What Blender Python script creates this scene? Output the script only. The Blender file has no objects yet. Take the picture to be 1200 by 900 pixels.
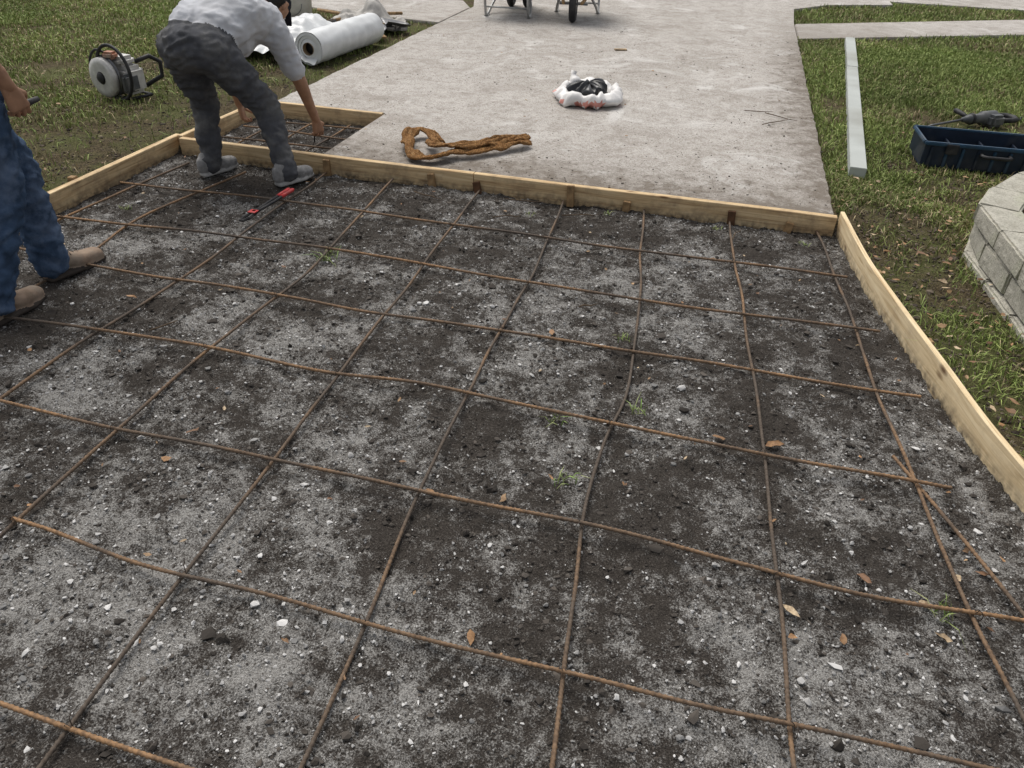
import bpy, bmesh, math, random
import numpy as np
from mathutils import Vector, Matrix, noise as mnoise
random.seed(7); rng=np.random.default_rng(11)
sc=bpy.context.scene
# ------------------------------------------------------------------ helpers
_lat=np.random.default_rng(5).random((16,256,256))
def vn(x,y,s,seed=0):
    L=_lat[seed%16]; u=np.asarray(x)/s+seed*13.37+500; v=np.asarray(y)/s+seed*7.77+500
    i=np.floor(u).astype(int); j=np.floor(v).astype(int); fu=u-i; fv=v-j
    fu=fu*fu*(3-2*fu); fv=fv*fv*(3-2*fv)
    g=lambda a,b:L[a%256,b%256]
    return (g(i,j)*(1-fu)+g(i+1,j)*fu)*(1-fv)+(g(i,j+1)*(1-fu)+g(i+1,j+1)*fu)*fv
def fbm(x,y,s,seed=0,o=4):
    t=0;a=.5;n=0
    for k in range(o):
        t=t+a*vn(x,y,s/(2**k),seed+k); n+=a; a*=.5
    return t/n
def link(ob,parent=None):
    sc.collection.objects.link(ob)
    if parent: ob.parent=parent
    return ob
def empty(name,loc=(0,0,0),rz=0):
    e=bpy.data.objects.new(name,None); e.location=loc; e.rotation_euler=(0,0,rz); e.empty_display_size=.1
    return link(e)
def mk(name,verts,faces,mat,parent=None,smooth=False):
    me=bpy.data.meshes.new(name); me.from_pydata([tuple(v) for v in verts],[],[tuple(f) for f in faces]); me.update()
    for m in (mat if isinstance(mat,(list,tuple)) else [mat]): me.materials.append(m)
    if smooth: me.polygons.foreach_set('use_smooth',[True]*len(me.polygons))
    return link(bpy.data.objects.new(name,me),parent)
def fast(name,V,F,mat,col=None,smooth=False,attrs=None):
    V=np.ascontiguousarray(V,dtype=np.float32); F=np.ascontiguousarray(F,dtype=np.int32); K=F.shape[1]
    me=bpy.data.meshes.new(name)
    me.vertices.add(len(V)); me.vertices.foreach_set('co',V.ravel())
    me.loops.add(F.size); me.loops.foreach_set('vertex_index',F.ravel())
    me.polygons.add(len(F)); me.polygons.foreach_set('loop_start',np.arange(0,F.size,K,dtype=np.int32))
    me.polygons.foreach_set('use_smooth',np.full(len(F),smooth))
    me.update(calc_edges=True)
    if col is not None:
        a=me.color_attributes.new('Col','FLOAT_COLOR','POINT')
        c=np.ones((len(V),4),dtype=np.float32); c[:,:3]=col; a.data.foreach_set('color',c.ravel())
    for k,v in (attrs or {}).items():
        a=me.attributes.new(k,'FLOAT','POINT'); a.data.foreach_set('value',np.asarray(v,dtype=np.float32).ravel())
    me.materials.append(mat)
    return link(bpy.data.objects.new(name,me))
class NB:
    def __init__(s,name,rough=.8,spec=.3):
        s.m=bpy.data.materials.new(name); s.m.use_nodes=True; s.t=s.m.node_tree; s.b=s.t.nodes['Principled BSDF']
        s.b.inputs['Roughness'].default_value=rough; s.b.inputs['Specular IOR Level'].default_value=spec
        s.tc=s.t.nodes.new('ShaderNodeTexCoord')
    def n(s,ty,**k):
        x=s.t.nodes.new(ty)
        for a,b in k.items(): setattr(x,a,b)
        return x
    def l(s,a,b): s.t.links.new(a,b)
    def noise(s,scale,detail=4,co=None,dist=0,rough=.55):
        x=s.n('ShaderNodeTexNoise'); x.inputs['Scale'].default_value=scale; x.inputs['Detail'].default_value=detail
        x.inputs['Distortion'].default_value=dist; x.inputs['Roughness'].default_value=rough
        s.l(co if co is not None else s.tc.outputs['Object'],x.inputs['Vector']); return x.outputs['Fac']
    def vor(s,scale,co=None,feature='F1',out='Distance'):
        x=s.n('ShaderNodeTexVoronoi',feature=feature); x.inputs['Scale'].default_value=scale
        s.l(co if co is not None else s.tc.outputs['Object'],x.inputs['Vector']); return x.outputs[out]
    def ramp(s,f,stops):
        r=s.n('ShaderNodeValToRGB'); e=r.color_ramp.elements
        while len(e)<len(stops): e.new(.5)
        for i,(p,c) in enumerate(stops):
            e[i].position=p; e[i].color=(c,c,c,1) if isinstance(c,(int,float)) else (*c,1)
        s.l(f,r.inputs[0]); return r.outputs[0]
    def mix(s,f,a,b,mode='MIX'):
        x=s.n('ShaderNodeMix',data_type='RGBA',blend_type=mode)
        for i,v in ((0,f),(6,a),(7,b)):
            if isinstance(v,(int,float)): x.inputs[i].default_value=v if i==0 else (v,v,v,1)
            elif isinstance(v,tuple): x.inputs[i].default_value=(*v,1)
            else: s.l(v,x.inputs[i])
        return x.outputs[2]
    def math(s,op,a,b=0,clamp=False):
        x=s.n('ShaderNodeMath',operation=op); x.use_clamp=clamp
        for i,v in ((0,a),(1,b)):
            if isinstance(v,(int,float)): x.inputs[i].default_value=v
            else: s.l(v,x.inputs[i])
        return x.outputs[0]
    def attr(s,name,out='Color'):
        x=s.n('ShaderNodeAttribute',attribute_name=name); return x.outputs[out]
    def col(s,c):
        if isinstance(c,tuple): s.b.inputs['Base Color'].default_value=(*c,1)
        else: s.l(c,s.b.inputs['Base Color'])
        return s
    def bump(s,h,strength=.4,dist=.01):
        x=s.n('ShaderNodeBump'); x.inputs['Strength'].default_value=strength; x.inputs['Distance'].default_value=dist
        s.l(h,x.inputs['Height']); s.l(x.outputs[0],s.b.inputs['Normal']); return s
def simple(name,c,rough=.6,var=.25,scale=20,metal=0,bump=.15,spec=.3,dirt=None):
    q=NB(name,rough,spec); q.b.inputs['Metallic'].default_value=metal
    f=q.noise(scale,4)
    lo=tuple(x*(1-var) for x in c); hi=tuple(min(1,x*(1+var)) for x in c)
    o=q.ramp(f,[(.3,lo),(.7,hi)])
    if dirt: o=q.mix(q.ramp(q.noise(scale*.35,5),[(.48,0.),(.66,dirt[1])]),o,dirt[0])
    q.col(o); q.bump(q.noise(scale*4,3),bump,.004); return q.m
# ------------------------------------------------------------------ world / light / camera
w=bpy.data.worlds.new("World"); sc.world=w; w.use_nodes=True; nt=w.node_tree
sky=nt.nodes.new('ShaderNodeTexSky'); sky.sky_type='NISHITA'; sky.sun_disc=False
EL,AZ=math.radians(60),math.radians(-40)
sky.sun_elevation=EL; sky.sun_rotation=AZ; sky.dust_density=3; sky.air_density=1.0
hs=nt.nodes.new('ShaderNodeHueSaturation'); hs.inputs['Saturation'].default_value=.25
bg=nt.nodes['Background']; nt.links.new(sky.outputs[0],hs.inputs['Color']); nt.links.new(hs.outputs[0],bg.inputs[0]); bg.inputs[1].default_value=.15
sd=bpy.data.lights.new('sun','SUN'); sd.energy=2.35; sd.angle=math.radians(42); sd.color=(1,.955,.885)
so=link(bpy.data.objects.new('sun',sd)); 
dirv=Vector((math.sin(AZ)*math.cos(EL),math.cos(AZ)*math.cos(EL),math.sin(EL))); so.rotation_euler=dirv.to_track_quat('Z','Y').to_euler()
sc.view_settings.view_transform='Standard'; sc.view_settings.look='None'; sc.view_settings.exposure=0
cd=bpy.data.cameras.new('camera'); cam=link(bpy.data.objects.new('camera',cd)); sc.camera=cam
cd.sensor_width=36; cd.sensor_fit='HORIZONTAL'; cd.lens=890/1200*36; cd.clip_end=600; cd.clip_start=.05
Rm=Matrix(((.9653,-.1684,.1998),(.2621,.5413,-.7989),(.0263,.8236,.5666)))
cam.matrix_world=Matrix.Translation((0,0,1.6))@Rm.to_quaternion().to_matrix().to_4x4()
# ------------------------------------------------------------------ layout
RB=[(.715,4.18),(.775,3.6),(.87,3.09),(.965,2.64),(1.03,2.28),(1.10,2.05),(1.25,1.6),(1.45,1.1),(1.75,.5),(2.1,0),(2.4,-.4)]
ry=np.array([p[1] for p in RB])[::-1]; rx=np.array([p[0] for p in RB])[::-1]
def xr(y): return np.interp(y,ry,rx)
def sform(x,y):
    m=np.maximum(np.maximum(-3.28-x,x-xr(y)),y-4.12)
    b=np.maximum(np.maximum(-3.25-x,x+2.29),np.maximum(y-5.09,3.9-y))
    return np.minimum(m,b)
BL=[(-1.9,1.85,.3,1),(-1.45,2.35,.3,.9),(-2.0,2.8,.3,.8),(-1.4,3.2,.3,.6),(-1.35,1.2,.35,.7),(-.9,1.35,.25,.5),(-1.0,1.8,.25,.6),(-.8,.75,.5,.6),
 (0,.8,.35,.7),(.55,1.95,.22,.6),(.05,2.1,.2,.7),(-.9,3.3,.25,.5),(1.0,1.75,.18,1.3),(.6,2.4,.2,.5),(-.35,1.15,.3,.6),(.35,1.1,.3,.6),(-.3,3.4,.25,.4),(-2.3,2.0,.3,.6),(-.45,2.4,.2,.4)]
def powder(x,y):
    p=np.zeros_like(x)
    for a,b,r,k in BL: p+=k*np.exp(-((x-a)**2+(y-b)**2)/(r*r))
    p=p*.26+.10*np.clip((1.5-y)/1.,0,1)+.10
    r1=1-2*np.abs(fbm(x,y,.45,6,3)-.5)*2.2
    return p+(fbm(x,y,.30,3,5)-.5)*1.45+(fbm(x,y,.07,8,3)-.5)*1.5+.12*r1
def lines(a,b,h,lo,hi,step):
    mid=np.arange(a,b,h); m1=np.arange(b,hi,step); m0=np.arange(a-step,lo,-step)[::-1]
    far=[];d=step
    while d<220: d*=1.6; far.append(d)
    return np.concatenate([ (m0[0]-np.array(far))[::-1],m0,mid,m1,m1[-1]+np.array(far)])
xs=lines(-3.45,1.75,.0125,-10,6,.09); ys=lines(.35,5.25,.0125,-2,14,.09)
X,Y=np.meshgrid(xs,ys); S=sform(X,Y); wout=np.clip(S/.03,0,1)
near=((np.abs(X)<11)&(np.abs(Y)<15)).astype(float)
P=powder(X,Y)
zi=(fbm(X,Y,.6,1,3)-.5)*.035+(fbm(X,Y,.10,4,3)-.5)*.030+(vn(X,Y,.03,8)-.5)*.009+(np.clip(vn(X,Y,.045,9)-.70,0,1))*.045+(rng.random(X.shape)-.5)*.007
zo=.07+((fbm(X,Y,.5,2,3)-.5)*.03+(vn(X,Y,.05,6)-.5)*.010+(rng.random(X.shape)-.5)*.006)*near
Z=zi*(1-wout)+zo*wout; Z=np.where(np.abs(Y)>15,.05,Z)
ny,nx=X.shape; idx=np.arange(nx*ny).reshape(ny,nx)
F=np.stack([idx[:-1,:-1],idx[:-1,1:],idx[1:,1:],idx[1:,:-1]],-1).reshape(-1,4)
g=NB('soil_and_turf',.95,.12)
pw=g.attr('powder','Fac'); out=g.attr('outside','Fac')
n2=g.noise(38,5,rough=.8); n3=g.noise(210,3,rough=.7)
pm=g.math('ADD',pw,g.math('MULTIPLY',g.math('SUBTRACT',n2,.5),3.8))
pm=g.math('ADD',pm,g.math('MULTIPLY',g.math('SUBTRACT',n3,.5),2.4))
mask=g.ramp(pm,[(.10,0.),(.50,.42),(1.05,1.)])
dark=g.ramp(n3,[(.3,(.030,.0255,.022)),(.55,(.075,.065,.056)),(.75,(.17,.15,.13))])
light=g.ramp(n3,[(.3,(.18,.171,.158)),(.5,(.35,.336,.315)),(.72,(.60,.59,.565))])
c=g.mix(mask,dark,light)
turf=g.ramp(g.math('ADD',g.math('MULTIPLY',n2,.5),g.math('MULTIPLY',n3,.5)),[(.38,(.032,.024,.015)),(.5,(.10,.077,.044)),(.60,(.20,.165,.09)),(.7,(.31,.25,.15))])
turf=g.mix(g.ramp(g.noise(2.5,5),[(.42,0.),(.6,.55)]),turf,(.11,.135,.04))
g.col(g.mix(out,c,turf)); 
g.bump(g.math('ADD',g.math('MULTIPLY',n2,1.2),n3),1.0,.013)
gv=np.stack([X,Y,Z],-1).reshape(-1,3)
fast('ground',gv,F,g.m,attrs={'powder':P.ravel(),'outside':wout.ravel()},smooth=True)
def gz(x,y):
    S=sform(x,y); wo=np.clip(S/.03,0,1)
    a=(fbm(x,y,.6,1,3)-.5)*.035+(fbm(x,y,.10,4,3)-.5)*.030
    return a*(1-wo)+(.07+(fbm(x,y,.5,2,3)-.5)*.03)*wo
# ------------------------------------------------------------------ pavements
cn=NB('concrete',.9,.2)
a1=cn.noise(1.1,5,rough=.6); a2=cn.noise(9,6,rough=.78); a3=cn.noise(110,4,rough=.8); a4=cn.noise(2.6,7,dist=.8,rough=.8)
cc=cn.ramp(a1,[(.3,(.40,.37,.335)),(.7,(.53,.50,.465))])
cc=cn.mix(cn.ramp(a2,[(.34,.65),(.54,0.)]),cc,(.26,.23,.20))
cc=cn.mix(cn.ramp(a3,[(.38,.85),(.50,0.)]),cc,(.17,.15,.13))
cc=cn.mix(cn.ramp(a3,[(.56,0.),(.70,.7)]),cc,(.68,.66,.63))
cc=cn.mix(cn.ramp(a4,[(.50,0.),(.66,.65)]),cc,(.24,.21,.18))
cc=cn.mix(cn.ramp(cn.noise(1.7,6,dist=1.2,rough=.7),[(.54,0.),(.68,.6)]),cc,(.64,.625,.60))
vv_=cn.vor(16); cc=cn.mix(cn.ramp(vv_,[(.06,.85),(.15,0.)]),cc,(.10,.085,.065))
vv2=cn.vor(43); cc=cn.mix(cn.ramp(vv2,[(.08,.7),(.2,0.)]),cc,(.15,.13,.11))
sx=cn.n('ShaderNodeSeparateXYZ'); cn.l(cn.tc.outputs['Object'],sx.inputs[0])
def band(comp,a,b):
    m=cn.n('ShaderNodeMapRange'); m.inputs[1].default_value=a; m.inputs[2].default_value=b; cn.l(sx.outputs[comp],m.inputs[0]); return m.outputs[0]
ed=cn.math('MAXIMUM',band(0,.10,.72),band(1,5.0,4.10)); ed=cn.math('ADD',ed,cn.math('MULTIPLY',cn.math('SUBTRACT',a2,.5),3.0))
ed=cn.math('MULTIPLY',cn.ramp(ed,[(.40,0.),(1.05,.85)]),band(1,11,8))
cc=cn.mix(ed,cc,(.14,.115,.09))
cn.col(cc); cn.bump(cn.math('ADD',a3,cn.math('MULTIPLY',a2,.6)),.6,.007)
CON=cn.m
def slab(name,poly,z0,z1,mat,bev=.008):
    bm=bmesh.new(); vs=[bm.verts.new((x,y,z1)) for x,y in poly]; f=bm.faces.new(vs); 
    f.normal_update()
    if f.normal.z<0: f.normal_flip()
    r=bmesh.ops.extrude_face_region(bm,geom=[f]); bmesh.ops.translate(bm,verts=[v for v in r['geom'] if isinstance(v,bmesh.types.BMVert)],vec=(0,0,z0-z1))
    bmesh.ops.recalc_face_normals(bm,faces=bm.faces)
    if bev:
        es=[e for e in bm.edges if all(abs(v.co.z-z1)<1e-5 for v in e.verts)]
        bmesh.ops.bevel(bm,geom=es,offset=bev,segments=2,affect='EDGES')
    me=bpy.data.meshes.new(name); bm.to_mesh(me); bm.free(); me.materials.append(mat)
    return link(bpy.data.objects.new(name,me))
def rough_edge(a,b,n,amp):
    return [(a[0]+(b[0]-a[0])*i/n+random.uniform(-amp,amp),a[1]+(b[1]-a[1])*i/n) for i in range(1,n)]
DR=[(-2.275,4.143),(.69,4.143)]+rough_edge((.69,4.143),(.70,9.42),60,.007)+[(.70,9.42),(.70,10.42)]+[(.74,11.6),(1.2,12.2),(2.1,12.66),(2.1,13.1),(-4.6,13.1),(-4.0,12.0),(-3.4,10.8),(-3.16,10.0)]+rough_edge((-3.15,10.0),(-3.15,5.11),60,.008)+[(-3.15,5.11),(-2.275,5.11)]
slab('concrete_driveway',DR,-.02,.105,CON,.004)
SWR=[(.712,9.42),(3.31,10.84),(6.5,12.4),(6.5,13.8),(3.63,12.1),(.712,10.42)]
SWL=[(-3.17,8.75),(-4.3,8.9),(-5.4,9.24),(-10,10.6),(-10,12.0),(-3.42,10.4),(-3.17,9.9)]
slab('sidewalk',SWR,0,.1,CON); slab('sidewalk',SWL,0,.1,CON)
slab('road',[(-80,13.11),(80,13.11),(80,21),(-80,21)],0,.09,CON,0)
slab('kerb',[(-80,21.01),(80,21.01),(80,21.16),(-80,21.16)],0,.2,CON,.02)
# ------------------------------------------------------------------ wood forms
def woodmat(name,cols,grime):
    wd=NB(name,.75,.25)
    uvm=wd.n('ShaderNodeMapping'); uvm.inputs['Scale'].default_value=(1.6,34,1); wd.l(wd.tc.outputs['UV'],uvm.inputs['Vector'])
    gr=wd.noise(1.6,5,uvm.outputs[0],dist=1.2); 
    wc=wd.ramp(gr,list(zip((.28,.45,.62,.8),cols)))
    uv2=wd.n('ShaderNodeMapping'); uv2.inputs['Scale'].default_value=(3.2,11,1); wd.l(wd.tc.outputs['UV'],uv2.inputs['Vector'])
    kn=wd.vor(1.0,uv2.outputs[0]); wc=wd.mix(wd.ramp(kn,[(.05,.9),(.14,0.)]),wc,(.12,.055,.02))
    wc=wd.mix(wd.ramp(wd.noise(5,6,rough=.7),[(.5,0.),(.72,grime)]),wc,(.19,.13,.085))
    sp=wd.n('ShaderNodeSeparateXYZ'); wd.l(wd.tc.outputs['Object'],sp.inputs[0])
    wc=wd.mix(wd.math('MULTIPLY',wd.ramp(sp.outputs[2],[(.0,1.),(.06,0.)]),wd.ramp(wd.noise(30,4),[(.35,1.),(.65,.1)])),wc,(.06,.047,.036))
    wd.col(wc); wd.bump(gr,.35,.004); return wd.m
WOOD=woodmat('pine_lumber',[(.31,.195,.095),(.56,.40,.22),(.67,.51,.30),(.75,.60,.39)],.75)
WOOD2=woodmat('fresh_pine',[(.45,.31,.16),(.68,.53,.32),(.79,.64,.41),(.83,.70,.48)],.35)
def board(name,path,z0,z1,th,mat=None,side=1,parent=None,seg=.06,wob=.0025):
    pts=[];
    for i in range(len(path)-1):
        a=Vector(path[i]);b=Vector(path[i+1]);n=max(1,int((b-a).length/seg))
        for k in range(n): pts.append(a.lerp(b,k/n))
    pts.append(Vector(path[-1]))
    for _ in range(6):
        pts=[pts[0]]+[(pts[i-1]+pts[i]*2+pts[i+1])/4 for i in range(1,len(pts)-1)]+[pts[-1]]
    V=[];U=[];s=0;off=random.random()*9; e=.003
    for i,p in enumerate(pts):
        t=(pts[min(i+1,len(pts)-1)]-pts[max(i-1,0)]).normalized(); n=Vector((-t.y,t.x))*side
        if i: s+=(pts[i]-pts[i-1]).length
        dz=(float(vn(s,off,.5,2))-.5)*wob*2; dn=(float(vn(s,off+5,.7,3))-.5)*wob*2
        prof=[(0,z0),(0,z1-e),(e,z1),(th-e,z1),(th,z1-e),(th,z0)]
        for k,(o,z) in enumerate(prof):
            q=p+n*(o+dn); V.append((q.x,q.y,z+(dz if z>z0 else 0))); 
            U.append((s+off,[0,.1,.105,.14,.145,.25][k]+off))
    Fc=[];N=len(pts)
    for i in range(N-1):
        for k in range(6):
            a=i*6+k;b=i*6+(k+1)%6; Fc.append((a,b,b+6,a+6))
    Fc.append(tuple(range(6))); Fc.append(tuple(range((N-1)*6,N*6)))
    o=mk(name,V,Fc,mat or WOOD,parent); me=o.data
    uv=me.uv_layers.new(name='UVMap')
    for l in me.loops: uv.data[l.index].uv=U[l.vertex_index]
    bm=bmesh.new(); bm.from_mesh(me); bmesh.ops.recalc_face_normals(bm,faces=bm.faces); bm.to_mesh(me); bm.free()
    return o
H=.112
form=empty('wooden_formwork')
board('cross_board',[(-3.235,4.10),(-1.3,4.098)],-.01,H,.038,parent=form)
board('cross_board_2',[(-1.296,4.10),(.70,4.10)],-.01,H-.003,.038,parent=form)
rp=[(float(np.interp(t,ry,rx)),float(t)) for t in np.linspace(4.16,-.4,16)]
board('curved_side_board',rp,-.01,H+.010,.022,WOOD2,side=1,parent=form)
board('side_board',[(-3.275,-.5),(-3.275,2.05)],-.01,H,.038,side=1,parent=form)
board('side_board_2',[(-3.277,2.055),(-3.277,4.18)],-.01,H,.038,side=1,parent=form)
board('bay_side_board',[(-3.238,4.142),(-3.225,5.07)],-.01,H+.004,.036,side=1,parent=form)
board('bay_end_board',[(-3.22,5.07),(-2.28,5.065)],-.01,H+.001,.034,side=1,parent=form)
def obox(name,c,size,mat,parent=None,rz=0,bev=.003,rx_=0,ry_=0):
    bm=bmesh.new(); bmesh.ops.create_cube(bm,size=1); bmesh.ops.scale(bm,vec=size,verts=bm.verts)
    if bev: bmesh.ops.bevel(bm,geom=list(bm.edges),offset=bev,segments=2,affect='EDGES')
    me=bpy.data.meshes.new(name); bm.to_mesh(me); bm.free(); me.materials.append(mat)
    o=bpy.data.objects.new(name,me); o.location=c; o.rotation_euler=(rx_,ry_,rz); return link(o,parent)
STK=simple('weathered_wood',(.28,.18,.09),.85,.4,30)
STD=simple('dark_stained_wood',(.10,.05,.025),.85,.4,30)
for i,(x,hh) in enumerate([(-1.55,.09),(-1.27,.075),(-.72,.12),(-.40,.07),(.17,.085),(.47,.06),(-2.22,.10)]):
    obox('stake_%d'%i,(x,4.085,hh/2-.005),(.04,.024,hh),STD if i%3==1 else STK,form,random.uniform(-.1,.1),.002,random.uniform(-.1,.1),random.uniform(-.25,.25))
for i,(x,y) in enumerate([(-3.34,3.3),(-3.34,2.2),(-3.34,4.5)]):
    obox('outer_stake_%d'%i,(x,y,.05),(.04,.04,.14),STK,form,.1)
for i,y in enumerate([3.5,2.9,2.2,1.5]):
    obox('side_stake_%d'%i,(float(xr(y))+.043,y,.04),(.03,.04,.12),STK,form,.2)
# ------------------------------------------------------------------ tubes
def tube(name,pts,r,mat,parent=None,closed=False,k=8,smooth=True,caps=True):
    pts=[Vector(p) for p in pts]; N=len(pts); rr=r if isinstance(r,(list,tuple)) else [r]*N
    V=[];up=None
    for i,p in enumerate(pts):
        if closed: t=(pts[(i+1)%N]-pts[i-1]).normalized()
        else: t=(pts[min(i+1,N-1)]-pts[max(i-1,0)]).normalized()
        if up is None:
            up=Vector((0,0,1)) if abs(t.z)<.9 else Vector((1,0,0))
        a=t.cross(up); 
        if a.length<1e-5: a=t.cross(Vector((.3,1,.2)))
        a.normalize(); b=a.cross(t).normalized(); up=b
        for j in range(k):
            an=2*math.pi*j/k; V.append(p+(a*math.cos(an)+b*math.sin(an))*rr[i])
    Fc=[]
    for i in range(N if closed else N-1):
        for j in range(k):
            i2=(i+1)%N; Fc.append((i*k+j,i*k+(j+1)%k,i2*k+(j+1)%k,i2*k+j))
    if not closed and caps: Fc.append(tuple(range(k))[::-1]); Fc.append(tuple(range((N-1)*k,N*k)))
    return mk(name,V,Fc,mat,parent,smooth)
def arc(c,r,a0,a1,n,plane='xz',sq=1):
    o=[]
    for i in range(n):
        a=a0+(a1-a0)*i/(n-1 if abs(a1-a0)<6.28 else n); u,v=math.cos(a)*r,math.sin(a)*r*sq
        o.append({'xz':(c[0]+u,c[1],c[2]+v),'yz':(c[0],c[1]+u,c[2]+v),'xy':(c[0]+u,c[1]+v,c[2])}[plane])
    return o
# ------------------------------------------------------------------ rebar mesh
def catmull(p,n):
    p=[np.array(q,float) for q in p]; out=[]
    for i in range(len(p)-1):
        a=p[max(i-1,0)];b=p[i];c=p[i+1];d=p[min(i+2,len(p)-1)]
        for k in range(n):
            t=k/n; out.append(.5*((2*b)+(-a+c)*t+(2*a-5*b+4*c-d)*t*t+(-a+3*b-3*c+d)*t**3))
    out.append(p[-1]); return out
def resample(P,step):
    P=np.array(P); d=np.r_[0,np.cumsum(np.linalg.norm(np.diff(P,axis=0),axis=1))]
    s=np.arange(0,d[-1],step); return np.stack([np.interp(s,d,P[:,i]) for i in range(P.shape[1])],1),s
bars_long=[[(.62,4.09),(.7,3.15),(.745,2.53),(.81,2.01),(.86,1.56),(.91,1.27),(.98,.6)],
 [(.165,4.08),(.27,2.79),(.34,2.03),(.37,1.53),(.40,1.01),(.43,.5)],
 [(-.30,4.08),(-.20,3.1),(-.165,2.65),(-.145,2.3),(-.175,2.0),(-.18,1.64),(-.15,1.32),(-.10,.86),(-.06,.4)],
 [(-.76,4.08),(-.70,2.9),(-.70,2.11),(-.68,1.57),(-.64,1.11),(-.61,.6),(-.6,.3)],
 [(-1.25,4.08),(-1.21,2.86),(-1.185,2.09),(-1.16,1.57),(-1.15,1.1),(-1.12,.58),(-1.1,.3)],
 [(-1.79,4.08),(-1.72,3.24),(-1.70,2.57),(-1.74,2.08),(-1.73,1.55),(-1.72,1.09),(-1.7,.5)],
 [(-2.23,4.08),(-2.19,3.14),(-2.185,2.54),(-2.22,2.06),(-2.22,1.61),(-2.22,.8)],
 [(-2.67,3.9),(-2.79,3.23),(-2.76,2.73),(-2.73,2.32),(-2.7,1.2)],
 [(-3.08,3.95),(-3.13,3.38),(-3.17,2.86),(-3.15,1.6)],
 [(.745,2.2),(.86,1.92),(.985,1.59),(1.1,1.3)]]
bars_cross=[[(-3.22,3.50),(-2.03,3.55),(-1.08,3.515),(.73,3.54)],[(-3.2,2.98),(-1.73,3.06),(-.41,2.99),(.8,3.03)],
 [(-3.1,2.59),(-2.6,2.56),(-1.67,2.55),(-.65,2.57),(.26,2.57),(.89,2.57)],
 [(-3.1,2.05),(-2.56,2.06),(-1.74,2.10),(-1.19,2.09),(-.71,2.10),(-.16,2.075),(.34,2.06),(.90,2.06)],
 [(-3.0,1.60),(-2.19,1.58),(-1.16,1.57),(-.68,1.565),(-.1,1.57),(.37,1.545),(1.02,1.56)],
 [(-1.72,1.135),(-1.66,1.13),(-1.15,1.10),(-.64,1.10),(-.135,1.09),(.4,1.09),(1.3,1.12)],
 [(-2.2,.66),(-1.31,.66),(-.83,.65),(.2,.63),(1.2,.62)],
 [(-3.15,4.42),(-2.32,4.44)],[(-3.15,4.68),(-2.33,4.66)],[(-3.15,4.9),(-2.35,4.92)]]
bay_l=[[(-3.0,4.15),(-3.02,5.02)],[(-2.78,4.15),(-2.77,5.03)],[(-2.52,4.15),(-2.5,5.02)]]
VV=[];FF=[];CC=[];base=0
def addbar(p,z,rust,seed):
    global base
    P=resample(catmull(p,12),.0045)[0]; s=np.arange(len(P))
    x=P[:,0]+(vn(s*.0045,seed,.35,1)-.5)*.022; y=P[:,1]+(vn(s*.0045,seed+3,.35,2)-.5)*.022
    zz=z+(vn(s*.0045,seed+7,.5,4)-.5)*.020
    C=np.stack([x,y,zz],1); T=np.gradient(C,axis=0); T/=np.linalg.norm(T,axis=1)[:,None]
    A=np.cross(T,[0,0,1.]); A/=np.linalg.norm(A,axis=1)[:,None]; B=np.cross(A,T)
    k=6; rad=np.where((s%3)==0,.0069,.0053)
    an=np.arange(k)*2*np.pi/k
    V=C[:,None,:]+rad[:,None,None]*(A[:,None,:]*np.cos(an)[None,:,None]+B[:,None,:]*np.sin(an)[None,:,None])
    n=len(C); i=np.arange(n-1)[:,None]*k; j=np.arange(k)[None,:]; j2=(j+1)%k
    f=np.stack([i+j,i+j2,i+k+j2,i+k+j],-1).reshape(-1,4)+base
    m=np.clip(vn(s*.0045,seed,.10,5)*.7+vn(s*.0045,seed,.5,6)*.8+rust-.72,0,1)[:,None]
    c=(1-m)*np.array([.105,.084,.066])+m*np.array([.33,.195,.10])
    VV.append(V.reshape(-1,3)); FF.append(f); CC.append(np.repeat(c,k,axis=0)); base+=n*k
for i,b in enumerate(bars_long): addbar(b,.024,[.25,.10,.08,.03,.05,.12,.2,.35,.5,.6][i],i*3.1)
for i,b in enumerate(bars_cross): addbar(b,.038,[.45,.4,.6,.45,.55,.5,.75,.4,.4,.4][i],40+i*2.7)
for i,b in enumerate(bay_l): addbar(b,.023,.4,80+i)
rm=NB('rusty_steel',.8,.3); ra=rm.attr('Col'); rm.col(rm.mix(rm.ramp(rm.noise(90,3),[(.35,.6),(.6,0.)]),ra,(.050,.034,.025))); rm.b.inputs['Metallic'].default_value=.1
def addtie(x,y):
    global base
    ang=random.uniform(0,math.pi); n=12;k=4;pts=[]
    for i in range(n):
        a=i/n*2*math.pi*1.0; pts.append((x+math.cos(a)*.012*math.cos(ang),y+math.cos(a)*.012*math.sin(ang),.031+math.sin(a)*.018))
    dx=math.cos(ang+1.5)*.02; dy=math.sin(ang+1.5)*.02
    pts.append((x+dx*.5,y+dy*.5,.058)); pts.append((x+dx,y+dy,.066))
    C=np.array(pts);T=np.gradient(C,axis=0);T/=np.linalg.norm(T,axis=1)[:,None]+1e-9
    A=np.cross(T,[.1,.2,1.]);A/=np.linalg.norm(A,axis=1)[:,None]+1e-9;B=np.cross(A,T);an=np.arange(k)*2*np.pi/k
    V=C[:,None,:]+.0013*(A[:,None,:]*np.cos(an)[None,:,None]+B[:,None,:]*np.sin(an)[None,:,None])
    m=len(C);i=np.arange(m-1)[:,None]*k;j=np.arange(k)[None,:];j2=(j+1)%k
    FF.append(np.stack([i+j,i+j2,i+k+j2,i+k+j],-1).reshape(-1,4)+base);VV.append(V.reshape(-1,3));CC.append(np.tile([.09,.07,.055],(m*k,1)));base+=m*k
for L in bars_long[:-1]:
    LP=np.array(catmull(L,20))
    for Cr in bars_cross[:7]:
        CP=np.array(catmull(Cr,40)); d=np.linalg.norm(LP[:,None]-CP[None],axis=2); q=np.unravel_index(d.argmin(),d.shape)
        if d[q]<.05: addtie(*CP[q[1]][:2])
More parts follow.
